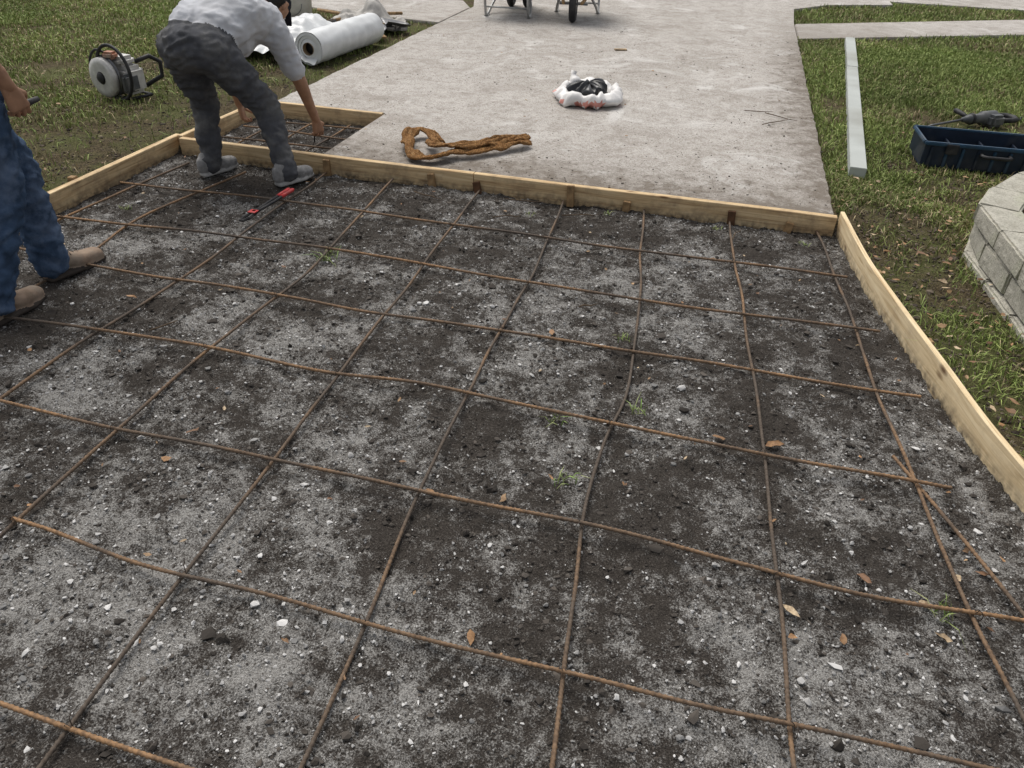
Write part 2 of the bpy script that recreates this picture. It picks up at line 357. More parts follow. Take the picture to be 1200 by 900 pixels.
fast('rebar_grid',np.concatenate(VV),np.concatenate(FF),rm.m,col=np.concatenate(CC),smooth=True)
# ------------------------------------------------------------------ stones & clods
ico=bmesh.new(); bmesh.ops.create_icosphere(ico,subdivisions=1,radius=1); IV=np.array([v.co[:] for v in ico.verts]); IF=np.array([[v.index for v in f.verts] for f in ico.faces]); ico.free()
def scatter(name,x,y,z,size,cols,mat,flat=.6):
    n=len(x); V=IV[None]*(1+rng.normal(0,.3,(n,12,1)))*size[:,None,None]
    V=V*rng.uniform(.5,1.4,(n,1,3)); V[:,:,2]*=flat
    a=rng.uniform(0,6.28,n); ca,sa=np.cos(a)[:,None],np.sin(a)[:,None]
    vx=V[:,:,0]*ca-V[:,:,1]*sa; vy=V[:,:,0]*sa+V[:,:,1]*ca
    V=np.stack([vx+x[:,None],vy+y[:,None],V[:,:,2]+z[:,None]],-1).reshape(-1,3)
    Fc=(IF[None]+np.arange(n)[:,None,None]*12).reshape(-1,3)
    return fast(name,V,Fc,mat,col=np.repeat(cols,12,axis=0))
vm=NB('stone_bits',.9,.2); vm.col(vm.attr('Col')); VM=vm.m
def samp(n,x0,x1,y0,y1): return rng.uniform(x0,x1,n),rng.uniform(y0,y1,n)
x,y=samp(90000,-3.25,2.0,.35,5.05); ok=sform(x,y)<-.01; x,y=x[ok],y[ok]
p=powder(x,y); keep=rng.random(len(x))<np.clip(.14+p*.8,.06,.85); x,y=x[keep][:26000],y[keep][:26000]
sz=np.clip(np.exp(rng.normal(-6.0,.50,len(x))),.001,.015)
br=rng.uniform(.14,.62,len(x))[:,None]; scatter('gravel',x,y,gz(x,y)+sz*.2+.003,sz,br*np.array([1,.98,.95]),VM)
x,y=samp(80000,-3.25,2.0,.35,5.05); ok=sform(x,y)<-.01; x,y=x[ok],y[ok]; k=rng.random(len(x))<np.clip(.95-powder(x,y)*.6,.3,1); x,y=x[k][:26000],y[k][:26000]
sz=np.clip(np.exp(rng.normal(-5.75,.52,len(x))),.0012,.017); br=rng.uniform(.026,.10,len(x))[:,None]
scatter('soil_clods',x,y,gz(x,y)+sz*.12+.002,sz,br*np.array([1,.87,.75]),VM)
x,y=samp(12000,-3.1,.7,4.15,9.2); k=(rng.random(len(x))<.06+.6*np.exp(-(y-4.15)/.3)+.35*np.exp(-(.7-x)/.12)*(fbm(x,y,.3,5)>.45)+.25*(fbm(x,y,.5,7)>.62))&~((x<-2.27)&(y<5.12)); x,y=x[k],y[k]
sz=np.clip(np.exp(rng.normal(-5.9,.5,len(x))),.001,.011); br=rng.uniform(.02,.12,len(x))[:,None]
scatter('slab_debris',x,y,np.full(len(x),.106),sz,br*np.array([1,.85,.7]),VM,.5)
x,y=np.r_[rng.uniform(.72,1.9,16000),rng.uniform(-5,-3.3,9000)],np.r_[rng.uniform(1.3,6,16000),rng.uniform(2.5,7.5,9000)]
k=(sform(x,y)>.04)&~((x>-3.2)&(x<.72)); x,y=x[k],y[k]; sz=np.clip(np.exp(rng.normal(-5.5,.5,len(x))),.002,.02); br=rng.uniform(.03,.15,len(x))[:,None]
scatter('loose_soil',x,y,gz(x,y)+.002,sz,br*np.array([1,.8,.6]),VM,.6)
# ------------------------------------------------------------------ grass
def pip(x,y,poly):
    ins=np.zeros(len(x),bool); j=len(poly)-1
    for i in range(len(poly)):
        xi,yi=poly[i];xj,yj=poly[j]
        if yi!=yj: ins^=((yi>y)!=(yj>y))&(x<(xj-xi)*(y-yi)/(yj-yi)+xi)
        j=i
    return ins
DRS=[(-2.275,4.143),(.70,4.143),(.70,10.42),(.74,11.6),(1.2,12.2),(2.1,12.66),(2.1,13.1),(-4.6,13.1),(-4.0,12.0),(-3.4,10.8),(-3.16,10.0),(-3.15,5.11),(-2.275,5.11)]
WALL=[(1.40,1.9),(1.37,2.4),(1.345,2.8),(1.32,3.2),(1.295,3.6),(1.275,3.93),(1.42,4.27),(1.64,4.60),(1.95,4.85),(2.4,5.0),(3.0,5.05)]
planter=WALL+[(6,5.05),(6,1.9)]
def blades(name,x,y,h,wid,cols,mat,z=None,lean=.9):
    n=len(x); z=gz(x,y) if z is None else z
    a=rng.uniform(0,6.28,n); b=rng.uniform(0,6.28,n); ln=np.abs(rng.normal(0,lean,n))*h
    px,py=np.cos(a)*wid/2,np.sin(a)*wid/2; lx,ly=np.cos(b)*ln,np.sin(b)*ln
    P=np.empty((n,5,3))
    P[:,0]=np.stack([x-px,y-py,z-.006],1);P[:,1]=np.stack([x+px,y+py,z-.006],1)
    P[:,2]=np.stack([x-px*.8+lx*.4,y-py*.8+ly*.4,z+h*.6],1);P[:,3]=np.stack([x+px*.8+lx*.4,y+py*.8+ly*.4,z+h*.6],1)
    P[:,4]=np.stack([x+lx,y+ly,z+h*np.clip(1-ln/h*.3,.35,1)],1)
    T=np.array([[0,1,3],[0,3,2],[2,3,4]]); Fc=(T[None]+np.arange(n)[:,None,None]*5).reshape(-1,3)
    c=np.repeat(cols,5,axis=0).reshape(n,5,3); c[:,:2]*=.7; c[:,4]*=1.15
    return fast(name,P.reshape(-1,3),Fc,mat,col=c.reshape(-1,3),smooth=True)
gm=NB('grass_blades',.65,.2); gm.col(gm.attr('Col')); GM=gm.m
def lawn(name,n,box,dens,hmean,straw,tint=1.0):
    x,y=samp(n,*box); k=(rng.random(n)<dens(x,y))&(sform(x,y)>.04)
    for pl in (DRS,SWR,SWL,planter): k&=~pip(x,y,pl)
    k&=(y<13.05)
    x,y=x[k],y[k]; m=len(x); d=np.hypot(x,y)
    h=hmean*rng.uniform(.4,1.35,m)*(.70+.7*fbm(x,y,.35,9)); wid=rng.uniform(.003,.0055,m)*(1+np.clip(d-3.2,0,9)*.16)
    t=rng.random((m,1)); gg=fbm(x,y,.6,12)[:,None]
    c=np.array([.15,.215,.052])*(1-t)+np.array([.31,.35,.12])*t
    c=c*(.5+1.0*gg)*tint; st=(rng.random((m,1))<straw+.5*(vn(x,y,.5,13)[:,None]-.5)); c=np.where(st,np.array([.44,.36,.21])*rng.uniform(.45,1.2,(m,1)),c)
    return blades(name,x,y,h,wid,c,GM)
dR=lambda x,y: np.clip(.95-.9*np.exp(-(sform(x,y)-.04)/.16)*(y<5)-.95*np.exp(-np.abs(x-1.10)/.18)*(np.abs(y-3.8)<.6)-1.3*np.clip(fbm(x,y,.35,10)-.48,0,1)*3.8*(y<7)*(x>.8),.07,1)
dL=lambda x,y: np.clip(.95-.95*np.exp(-(np.abs(x+3.3))/.32)-1.7*np.clip(fbm(x,y,.7,11)-.50,0,1)*2-.3*(x>-4.4)*(y<5.6),.08,1)
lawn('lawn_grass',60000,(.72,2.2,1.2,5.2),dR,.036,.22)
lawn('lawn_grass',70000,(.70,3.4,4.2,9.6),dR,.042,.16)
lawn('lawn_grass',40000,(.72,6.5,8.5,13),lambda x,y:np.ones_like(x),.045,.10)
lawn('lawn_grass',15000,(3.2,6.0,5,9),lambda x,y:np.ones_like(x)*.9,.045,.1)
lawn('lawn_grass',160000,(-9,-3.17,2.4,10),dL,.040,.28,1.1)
WX=[(-.36,2.07,.7),(-.27,1.77,.9),(-.21,2.67,.8),(-1.68,3.0,1.1),(-.08,2.2,.7),(.80,1.56,1.),(-1.72,3.1,.9),(.1,4.0,.5),(-.5,4.02,.5),(.55,3.95,.5),(-.9,3.9,.5),(.9,3.2,.5),(.95,2.9,.5),(-2.95,3.2,.6)]
ax=[];ay=[];ah=[]
for a,b,s in WX:
    n=int(20*s); ax+=list(rng.normal(a,.022*s,n)); ay+=list(rng.normal(b,.016*s,n)); ah+=list(rng.uniform(.02,.048,n)*s)
ax,ay,ah=map(np.array,(ax,ay,ah)); t=rng.random((len(ax),1))
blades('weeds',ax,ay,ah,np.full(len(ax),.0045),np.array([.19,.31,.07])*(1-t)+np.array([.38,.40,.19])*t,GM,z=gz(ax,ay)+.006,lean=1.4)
# ------------------------------------------------------------------ leaves
LV=np.array([(0,-1,0),(.35,-.55,.10),(.45,0,.14),(.3,.55,.12),(0,1.05,.1),(-.3,.55,.12),(-.45,0,.14),(-.35,-.55,.1),(0,0,0)]); LF=np.array([(i,(i+1)%8,8) for i in range(8)])
def leaves(name,x,y,z,s,cols,mat):
    n=len(x); V=LV[None]*s[:,None,None]*rng.uniform(.75,1.25,(n,1,3)); V[:,:,2]*=rng.uniform(-1,2.6,(n,1))
    V=V+rng.normal(0,.09,V.shape)*s[:,None,None]
    a=rng.uniform(0,6.28,n)[:,None]; ti=rng.normal(0,.3,n)[:,None]
    vz=V[:,:,2]+V[:,:,0]*np.sin(ti); vx=V[:,:,0]*np.cos(a)-V[:,:,1]*np.sin(a); vy=V[:,:,0]*np.sin(a)+V[:,:,1]*np.cos(a)
    P=np.stack([vx+x[:,None],vy+y[:,None],vz+z[:,None]],-1).reshape(-1,3)
    return fast(name,P,(LF[None]+np.arange(n)[:,None,None]*9).reshape(-1,3),mat,col=np.repeat(cols,9,axis=0),smooth=True)
lm=NB('dry_leaf',.6,.3); lm.col(lm.mix(lm.ramp(lm.noise(120,3),[(.4,.5),(.6,0.)]),lm.attr('Col'),(.12,.06,.03))); LM=lm.m
lc=np.array([(.46,.30,.16),(.30,.17,.08),(.20,.11,.06),(.58,.45,.29),(.36,.20,.09)])
bigl=np.array([(-1.5,1.51),(-.37,1.14),(.4,1.45),(.53,1.4),(.78,1.48),(.6,1.61),(.75,1.57),(.37,2.14),(-1.5,1.65),(-.43,1.65),(.19,2.12),(-.5,2.63),(-2.3,2.39),(.93,1.74)])
x2,y2=samp(120,-3.2,1.1,.6,4.05); x=np.r_[bigl[:,0],x2]; y=np.r_[bigl[:,1],y2]; s=np.r_[rng.uniform(.018,.026,len(bigl)),rng.uniform(.006,.014,120)]
x3,y3=samp(3000,.72,3.2,1.8,6.5); k=(sform(x3,y3)>.06)&~pip(x3,y3,DRS)&(rng.random(3000)<np.clip(1.25-np.abs(y3-3.2)*.6,.05,.8))&(~pip(x3,y3,planter)|(rng.random(3000)<.5)); x3,y3=x3[k][:480],y3[k][:480]
x4,y4=samp(120,-6,-3.35,2.4,7)
x5,y5=samp(14,-3,.6,4.3,8)
xa=np.r_[x,x3,x4,x5]; ya=np.r_[y,y3,y4,y5]; sa=np.r_[s,rng.uniform(.010,.021,len(x3)),rng.uniform(.008,.016,120),rng.uniform(.008,.015,14)]
za=gz(xa,ya)+.014; za[len(x):]+=.022; za[-14:]=.112
inp=pip(xa,ya,planter); za[inp]=.27
leaves('fallen_leaves',xa,ya,za,sa,lc[rng.integers(0,5,len(xa))]*rng.uniform(.6,1.1,(len(xa),1)),LM)
tw=simple('twig_bark',(.10,.07,.045),.9,.4,60)
stv=empty('twigs')
for i,(a,b,l,an) in enumerate([(-.95,4.0,.25,.1),(-.62,3.9,.2,.3),(.3,6.1,.22,.2),(.45,6.0,.25,-.5),(.42,5.85,.3,.8),(-2.0,2.2,.12,1),(.2,3.9,.18,1.3),(-.4,2.9,.1,.6),(-1.0,3.75,.16,.4),(-1.5,3.9,.2,-.3)]):
    z=.112 if b>4.2 else .02
    tube('twig_%d'%i,[(a+math.cos(an)*l*t+random.uniform(-.008,.008),b+math.sin(an)*l*t+random.uniform(-.008,.008),z+.004+random.uniform(0,.006)) for t in (-.5,-.2,.1,.3,.5)],[.003,.0035,.003,.0025,.001],tw,stv,k=5)
# ------------------------------------------------------------------ retaining wall
bk=NB('block_concrete',.95,.15)
b1=bk.noise(9,6,rough=.7); bc=bk.ramp(b1,[(.3,(.30,.285,.235)),(.5,(.43,.41,.35)),(.7,(.53,.50,.43))])
bc=bk.mix(bk.ramp(bk.noise(3.5,5,rough=.7),[(.47,0.),(.66,.55)]),bc,(.26,.29,.17)); bc=bk.mix(bk.ramp(bk.noise(120,3,rough=.7),[(.36,.6),(.50,0.)]),bc,(.17,.16,.13))
bk.col(bc); bk.bump(bk.math('ADD',bk.noise(45,4,rough=.7),b1),.7,.010)
wallE=empty('retaining_wall')
def course(pts,z0,z1,out_,tag,step):
    pp=resample(pts,step)[0]
    for i in range(len(pp)-1):
        a=Vector(pp[i]);b=Vector(pp[i+1]); t=(b-a); L=t.length-.008-random.random()*.006; t.normalize(); n=Vector((t.y,-t.x))
        c=(a+b)/2+n*(.09+out_+random.uniform(-.006,.006))
        bm=bmesh.new(); bmesh.ops.create_cube(bm,size=1); bmesh.ops.scale(bm,vec=(L,.18,z1-z0),verts=bm.verts)
        bmesh.ops.bevel(bm,geom=list(bm.edges),offset=.009,segments=2,affect='EDGES')
        bmesh.ops.subdivide_edges(bm,edges=bm.edges,cuts=4,use_grid_fill=True)
        for v in bm.verts: v.co+=Vector(mnoise.noise_vector(v.co*14+Vector((i*3.3,z0*70,0))))*.003+Vector(mnoise.noise_vector(v.co*45+Vector((i*3.3,z0*70,0))))*.0018
        me=bpy.data.meshes.new('b'); bm.to_mesh(me); bm.free(); me.materials.append(bk.m)
        o=bpy.data.objects.new('block_%s_%d'%(tag,i),me); o.location=(c.x,c.y,(z0+z1)/2+random.uniform(-.003,.003)); o.rotation_euler=(random.uniform(-.015,.015),random.uniform(-.010,.010),math.atan2(t.y,t.x)+random.uniform(-.02,.02)); link(o,wallE)
full=np.array(catmull(WALL,10))
course(full,.0,.105,-.004,'base',.33)
course(full[4:],.111,.215,.008,'mid',.33)
course(full[2:],.221,.315,-.002,'cap',.33)
ps=NB('planter_soil_mat',.95,.1); ps.col(ps.ramp(ps.noise(30,5),[(.3,(.035,.025,.017)),(.6,(.12,.08,.047)),(.8,(.25,.17,.10))])); ps.bump(ps.noise(50,4),1,.02)
slab('planter_soil',[(p[0]+.1,p[1]-(.08 if i>5 else 0)) for i,p in enumerate(WALL)]+[(6,4.95),(6,1.9)],.02,.255,ps.m,0)
# ------------------------------------------------------------------ screed plank
gp=simple('weathered_grey_plank',(.40,.42,.40),.8,.10,3,bump=.15,dirt=((.26,.26,.23),.7))
sce=empty('screed_plank',(1.055,7.15,.115)); an=math.atan2(4.63,.37)-math.pi/2
sce.rotation_euler=(0,0,an)
obox('plank',(0,-.75,0),(.095,3.05,.06),gp,sce,0,.003); obox('plank_end',(.002,1.56,.001),(.094,1.55,.058),gp,sce,.004,.003); 
obox('splice_band',(0,.778,0),(.099,.02,.064),simple('galv_band',(.3,.31,.3),.5,.2),sce,0,.002)
# ------------------------------------------------------------------ tool case
BLU=simple('blue_plastic',(.013,.045,.085),.5,.25,12,bump=.05,dirt=((.10,.10,.10),.5)); BLK=simple('black_rubber',(.018,.018,.02),.6,.3,30,bump=.1,dirt=((.09,.085,.08),.3))
DBL=simple('dark_blue_plastic',(.010,.018,.034),.5,.25,12,bump=.05,dirt=((.08,.08,.08),.5))
tcE=empty('tool_case',(1.68,5.44,.085),.03)
def frame_tray(parent,w,d,h,t,mat,z0=0):
    obox('base',(0,0,z0+t/2),(w,d,t),mat,parent,0,.003)
    obox('front_wall',(0,-d/2+t/2,z0+h/2+t*.5),(w,t,h-t),mat,parent,0,.003); obox('back_wall',(0,d/2-t/2,z0+h/2+t*.5),(w,t,h-t),mat,parent,0,.003)
    obox('end_wall',(-w/2+t/2,0,z0+h/2+t*.5),(t,d-2*t-.001,h-t),mat,parent,0,.003); obox('end_wall_2',(w/2-t/2,0,z0+h/2+t*.5),(t,d-2*t-.001,h-t),mat,parent,0,.003)
frame_tray(tcE,.80,.36,.15,.012,DBL)
obox('rim_front',(0,-.183,.148),(.82,.024,.022),BLU,tcE,0,.005); obox('rim_back',(0,.183,.148),(.82,.024,.022),BLU,tcE,0,.005)
obox('rim_end',(-.405,0,.149),(.022,.34,.021),BLU,tcE,0,.005); obox('rim_end_2',(.405,0,.149),(.022,.34,.021),BLU,tcE,0,.005)
for i in range(9): obox('rib_%d'%i,(-.36+i*.09,-.186,.07),(.018,.012,.12),BLU if i%3 else DBL,tcE,0,.003)
for i in (-1,1): obox('latch_%d'%(i+1),(i*.25,-.202,.125),(.07,.014,.06),BLK,tcE,0,.004)
tube('carry_handle',[(-.08,-.2,.11),(-.08,-.24,.11),(-.06,-.255,.11),(.06,-.255,.11),(.08,-.24,.11),(.08,-.2,.11)],.011,BLK,tcE)
for i in range(3): obox('divider_%d'%i,(-.2+i*.2,0,.055),(.01,.33,.085),DBL,tcE,0,.002)
STEEL=simple('drill_steel',(.15,.15,.155),.4,.2,metal=.7)
for i in range(7): 
    a=random.uniform(-.33,.3); b=random.uniform(-.1,.1); tube('bit_%d'%i,[(a,b,.03+i*.008),(a+random.uniform(.08,.18),b+random.uniform(-.06,.06),.035+i*.008)],.009,STEEL,tcE)
# ------------------------------------------------------------------ rotary hammer
rh=empty('rotary_hammer',(1.85,6.45,.125),math.radians(32))
GRY=simple('grey_plastic',(.075,.08,.085),.5,.25,20,bump=.1,dirt=((.18,.17,.15),.4))
tube('barrel',[(-.12,0,.0),(-.08,0,0),(-.075,0,0),(.05,0,0),(.055,0,0),(.17,0,.004),(.18,0,.004)],[.018,.022,.032,.036,.05,.048,.03],GRY,rh,k=14)
tube('bit',[(-.42,0,-.03),(-.38,0,-.026),(-.12,0,0)],[.003,.009,.009],STEEL,rh)
obox('motor_housing',(.13,-.03,-.005),(.12,.14,.085),GRY,rh,0,.02)
tube('rear_grip',[(.18,.03,.0),(.25,.04,.0),(.30,.02,.0),(.315,-.04,.0),(.29,-.09,0),(.23,-.10,0),(.17,-.08,0)],[.018,.019,.021,.021,.019,.018,.018],BLK,rh,k=10)
tube('side_handle',[(-.04,.03,.0),(-.04,.07,.01),(-.04,.16,.02),(-.04,.175,.02)],[.012,.015,.018,.01],BLK,rh,k=10)
tube('collar',[(-.05,0,0),(-.03,0,0)],.041,BLK,rh,k=14)
tube('power_cord',[tuple(v) for v in catmull([(.3,-.05,0),(.4,-.03,-.02),(.5,.05,-.03),(.62,.02,-.035),(.8,.12,-.035)],8)],.005,BLK,rh,k=6)
# ------------------------------------------------------------------ strap
br=NB('burlap_webbing',.95,.1); v1=br.noise(45,5); br.col(br.mix(br.ramp(br.vor(160),[(.25,0.),(.6,.7)]),br.ramp(v1,[(.3,(.20,.09,.03)),(.55,(.40,.22,.09)),(.75,(.55,.36,.18))]),(.09,.045,.02))); br.bump(br.vor(160),.8,.006)
def ribbon(name,path,wd_,th,mat,parent=None,tw_=.5,seed=0):
    P,s=resample(catmull(path,10),.012); V=[];Fc=[];N=len(P);m=9
    for i,p in enumerate(P):
        t=P[min(i+1,N-1)]-P[max(i-1,0)]; t=t/np.linalg.norm(t); n=np.cross(t,[0,0,1.]); n/=np.linalg.norm(n); b=np.cross(n,t)
        a=tw_*(float(vn(s[i],seed,.12,3))-.5)*2; ww=wd_*(.8+.4*float(vn(s[i],seed+2,.08,4)))
        for j in range(m):
            u=(j/(m-1)-.5)*ww; q=p+(n*math.cos(a)+b*math.sin(a))*u+b*(math.cos(j*1.9+s[i]*34)*.007+float(vn(s[i],j,.03,6))*.010)+n*(float(vn(s[i],j*3.,.015,7))-.5)*.006; V.append(q)
    for i in range(N-1):
        for j in range(m-1): Fc.append((i*m+j,i*m+j+1,(i+1)*m+j+1,(i+1)*m+j))
    for v in V: v[2]=max(v[2],.108)
    o=mk(name,V,Fc,mat,parent,True); md=o.modifiers.new('t','SOLIDIFY'); md.thickness=th; md.offset=1; return o
stE=empty('burlap_strap')
sp_=[(-1.66,4.53,.13),(-1.74,4.62,.14),(-1.83,4.66,.15),(-1.87,4.58,.15),(-1.82,4.40,.14),(-1.72,4.24,.13),(-1.60,4.20,.13),(-1.50,4.32,.14),(-1.36,4.43,.14),(-1.24,4.57,.14),(-1.12,4.72,.135)]
ribbon('strap_loop',sp_,.075,.012,br.m,stE,.9,1)
ribbon('strap_fold',[(-1.70,4.50,.15),(-1.64,4.38,.16),(-1.52,4.36,.165),(-1.38,4.46,.165),(-1.26,4.60,.16),(-1.14,4.76,.15)],.07,.012,br.m,stE,.8,5)
# ------------------------------------------------------------------ bag
WPL=simple('white_plastic_film',(.70,.68,.66),.4,.10,9,bump=.3,spec=.5); RPL=simple('red_print_film',(.55,.24,.2),.4,.3,14); BPL=simple('black_plastic_film',(.012,.012,.014),.35,.3,12,bump=.4,spec=.5)
bgE=empty('plastic_bag',(-.97,5.98,.105))
def lathe_crumple(name,prof,mat,parent,seed,k=72,amp=.25,sx=1,sy=1,mats=None,matf=None):
    V=[];Fc=[]
    for i,(r,z) in enumerate(prof):
        for j in range(k):
            a=2*math.pi*j/k; q=Vector((math.cos(a),math.sin(a),0)); nn=mnoise.noise(Vector((q.x*1.6+seed,q.y*1.6,z*7)))*amp+mnoise.noise(Vector((q.x*5+seed,q.y*5,z*16)))*amp*.5+mnoise.noise(Vector((q.x*12+seed,q.y*12,z*30)))*amp*.2
            rr=r*(1+nn); V.append((q.x*rr*sx,q.y*rr*sy,max(.001,z+mnoise.noise(Vector((q.x*4,q.y*4+seed,z*9)))*.045*(z>.01))))
    for i in range(len(prof)-1):
        for j in range(k): Fc.append((i*k+j,i*k+(j+1)%k,(i+1)*k+(j+1)%k,(i+1)*k+j))
    o=mk(name,V,Fc,[mat]+(mats or []),parent,True)
    if matf:
        for p_ in o.data.polygons: p_.material_index=matf(p_.center)
    return o
lathe_crumple('bag_film',[(.02,.004),(.15,.003),(.20,.010),(.235,.025),(.245,.045),(.235,.07),(.215,.09),(.195,.10),(.17,.085),(.15,.05),(.10,.03),(.01,.03)],WPL,bgE,2.2,sx=1.1,sy=1.2,mats=[RPL],matf=lambda c:1 if (c.z<.055 and c.z>.018 and math.hypot(c.x,c.y)>.2 and mnoise.noise(c*11)>.2) else 0)
lathe_crumple('black_liner',[(.165,.055),(.16,.095),(.13,.12),(.09,.13),(.05,.135),(.02,.13),(.002,.12)],BPL,bgE,6.1,amp=.55)
tube('bag_corner',[(-.13,.14,.07),(-.15,.17,.11),(-.165,.19,.14),(-.16,.2,.165)],[.06,.04,.02,.025],WPL,bgE,k=9)
# ------------------------------------------------------------------ cut-off saw
ORG=simple('orange_housing',(.36,.15,.085),.6,.3,20,bump=.1,dirt=((.30,.26,.22),.9)); SIL=simple('dusty_silver',(.50,.49,.47),.5,.25,12,metal=.15,dirt=((.24,.22,.19),.6))
cs=empty('cutoff_saw',(-4.28,4.86,.08),math.radians(-15))
tube('blade_guard',[(-.05,-.06,.15),(-.05,-.055,.15),(-.05,-.02,.15),(-.05,-.012,.15)],[.10,.135,.138,.12],SIL,cs,k=30)
tube('guard_hub',[(-.05,-.075,.15),(-.05,-.06,.15)],[.03,.045],BLK,cs,k=16)
tube('cutting_disc',[(-.05,-.010,.15),(-.05,-.006,.15)],.15,STEEL,cs,k=32)
obox('engine_body',(.03,.10,.13),(.20,.17,.19),SIL,cs,.1,.03); obox('top_cover',(.01,.09,.255),(.15,.15,.07),SIL,cs,.1,.025)
obox('air_filter',(.0,.02,.30),(.09,.08,.05),ORG,cs,.3,.015); obox('starter_cover',(.12,.05,.12),(.05,.14,.13),GRY,cs,.1,.02)
tube('wrap_handle',arc((.06,-.02,.195),.175,0,2*math.pi,30,'xz',1.05),.012,BLK,cs,closed=True,k=8)
tube('rear_handle',[(.06,.16,.24),(.1,.26,.27),(.12,.33,.22),(.11,.33,.12),(.08,.2,.07)],.016,BLK,cs)
tube('base_feet',[(-.08,.02,.012),(.12,.02,.012),(.12,.2,.012),(-.08,.2,.012)],.011,BLK,cs,closed=True)
tube('hose',[tuple(v) for v in catmull([(-.02,.02,.3),(-.1,-.02,.33),(-.18,-.03,.24),(-.20,0,.10),(-.12,.05,.02)],6)],.009,BLK,cs)
# ------------------------------------------------------------------ plastic roll, sheet
FILM=simple('poly_sheeting',(.62,.63,.63),.35,.12,7,bump=.35,spec=.5)
CARD=simple('cardboard_core',(.28,.2,.12),.9,.2)
pr=empty('plastic_sheeting_roll',(-3.50,6.35,.22),math.radians(-4))
rings=[(0,yy,0) for yy in np.linspace(0,1.15,40)]
r0=.135
prt=tube('roll',rings,[r0*(1+.012*math.sin(i*1.3)+.01*math.sin(i*3.1)) for i in range(40)],FILM,pr,k=40,caps=False)
for v in prt.data.vertices: v.co+=Vector(mnoise.noise_vector(Vector((v.co.x*16,v.co.y*5,v.co.z*16))))*.007
for ri,(ra_,rb_) in enumerate([(.135,.128),(.128,.108),(.106,.082),(.08,.052)]):
    V=[];Fc=[]
    for j in range(40):
        a=j/40*6.283; V+= [(math.cos(a)*ra_,.0+ri*.003,math.sin(a)*ra_),(math.cos(a+.1)*rb_,-.006*(ri%2)+.006,math.sin(a+.1)*rb_)]
    for j in range(40): q=(j+1)%40; Fc.append((2*j,2*q,2*q+1,2*j+1))
    mk('end_wrap_%d'%ri,V,Fc,FILM,pr,True)
tube('core',[(0,-.012,0),(0,.3,0)],.052,CARD,pr,k=20,caps=False); tube('core_dark',[(0,.04,0),(0,.05,0)],.05,BLK,pr,k=20)
def drape(name,cx,cy,w,d,hfun,mat,rz=0,n=60):
    V=[];Fc=[]
    for i in range(n):
        for j in range(n):
            u=(i/(n-1)-.5);v=(j/(n-1)-.5); q=Vector((u*3,v*3,cx)); e=1+.22*mnoise.noise(q*.9)
            x=cx+(u*math.cos(rz)-v*math.sin(rz)*d/w)*w*e; y=cy+(u*math.sin(rz)*w/d+v*math.cos(rz))*d*e
            V.append((x,y,.085+max(0,hfun(u,v))+.07*abs(mnoise.noise(q*2.0))+.03*abs(mnoise.noise(q*5))))
    for i in range(n-1):
        for j in range(n-1): a=i*n+j; Fc.append((a,a+1,a+n+1,a+n))
    return mk(name,V,Fc,mat,None,True)
drape('plastic_sheet',-3.95,6.95,.95,1.5,lambda u,v:.26*math.exp(-((u-.1)**2+(v*.7)**2)*9),FILM,.1)
drape('cement_sacks',-3.8,8.25,.8,.7,lambda u,v:.22*math.exp(-((u)**2+(v)**2)*9)*(1+.3*math.sin(u*14)),simple('sack_paper',(.42,.40,.37),.8,.3,10),.3)
bu=empty('bucket',(-4.50,8.05,.08)); WB=simple('bucket_plastic',(.58,.56,.52),.5,.12,9,dirt=((.3,.27,.22),.6))
tube('pail',[(0,0,0),(0,0,.005),(0,0,.30),(0,0,.302),(0,0,.32),(0,0,.33),(0,0,.36),(0,0,.362)],[.125,.13,.148,.156,.156,.150,.152,.158],WB,bu,k=32,caps=False)
tube('pail_inside',[(0,0,.362),(0,0,.36),(0,0,.05),(0,0,.048)],[.158,.148,.125,.001],BLK,bu,k=32,caps=False)
tube('bail_handle',arc((0,-.16,.24),.13,math.pi,2*math.pi,14,'xz',.9),.004,STEEL,bu,k=6)
tube('rag',[(-.05,0,.3),(-.02,.02,.38),(.04,.0,.42),(.1,-.03,.37)],[.05,.06,.05,.03],CARD,bu)
def shovel(x,y,rz,L=1.2):
    e=empty('shovel',(x,y,.11),rz); tube('handle',[(0,0,.06),(0,L*.5,.09),(0,L,.05)],[.015,.016,.017],STK,e)
    V=[];Fc=[]
    for i in range(9):
        for j in range(7):
            u=i/8;v=j/6-.5; wv=.12*(1-max(0,u-.55)**2*3.5); V.append((v*2*wv,-u*.28,.055-.03*u+.05*(v*2)**2*(1-u*.5)))
    for i in range(8):
        for j in range(6): a=i*7+j; Fc.append((a,a+1,a+8,a+7))
    o=mk('blade',V,Fc,STEEL,e,True); o.modifiers.new('s','SOLIDIFY').thickness=.003
    tube('socket',[(0,-.08,.04),(0,.1,.062)],[.012,.02],STEEL,e)
shovel(-3.62,7.85,.9); shovel(-4.1,7.9,-.5,1.0); shovel(-3.5,8.0,2.3,.9)
fl=empty('hand_float',(-3.45,7.72,.12),.6); obox('sole',(0,0,0),(.1,.34,.015),STK,fl,0,.002); tube('grip',[(0,-.1,.01),(0,-.09,.06),(0,.09,.06),(0,.1,.01)],.014,BLK,fl)
GLO=simple('glove_fabric',(.35,.33,.30),.9,.3)
gl=empty('work_gloves',(-3.38,8.05,.13),.3)
for s_ in (-1,1):
    obox('palm_%d'%(s_+1),(s_*.06,0,0),(.09,.11,.03),GLO,gl,.3*s_,.014)
    for f in range(4): tube('finger_%d_%d'%(s_,f),[(s_*.06-.03+f*.02,.05,0),(s_*.06-.033+f*.022,.11,.0),(s_*.06-.034+f*.022,.13,-.004)],[.011,.010,.006],GLO,gl)
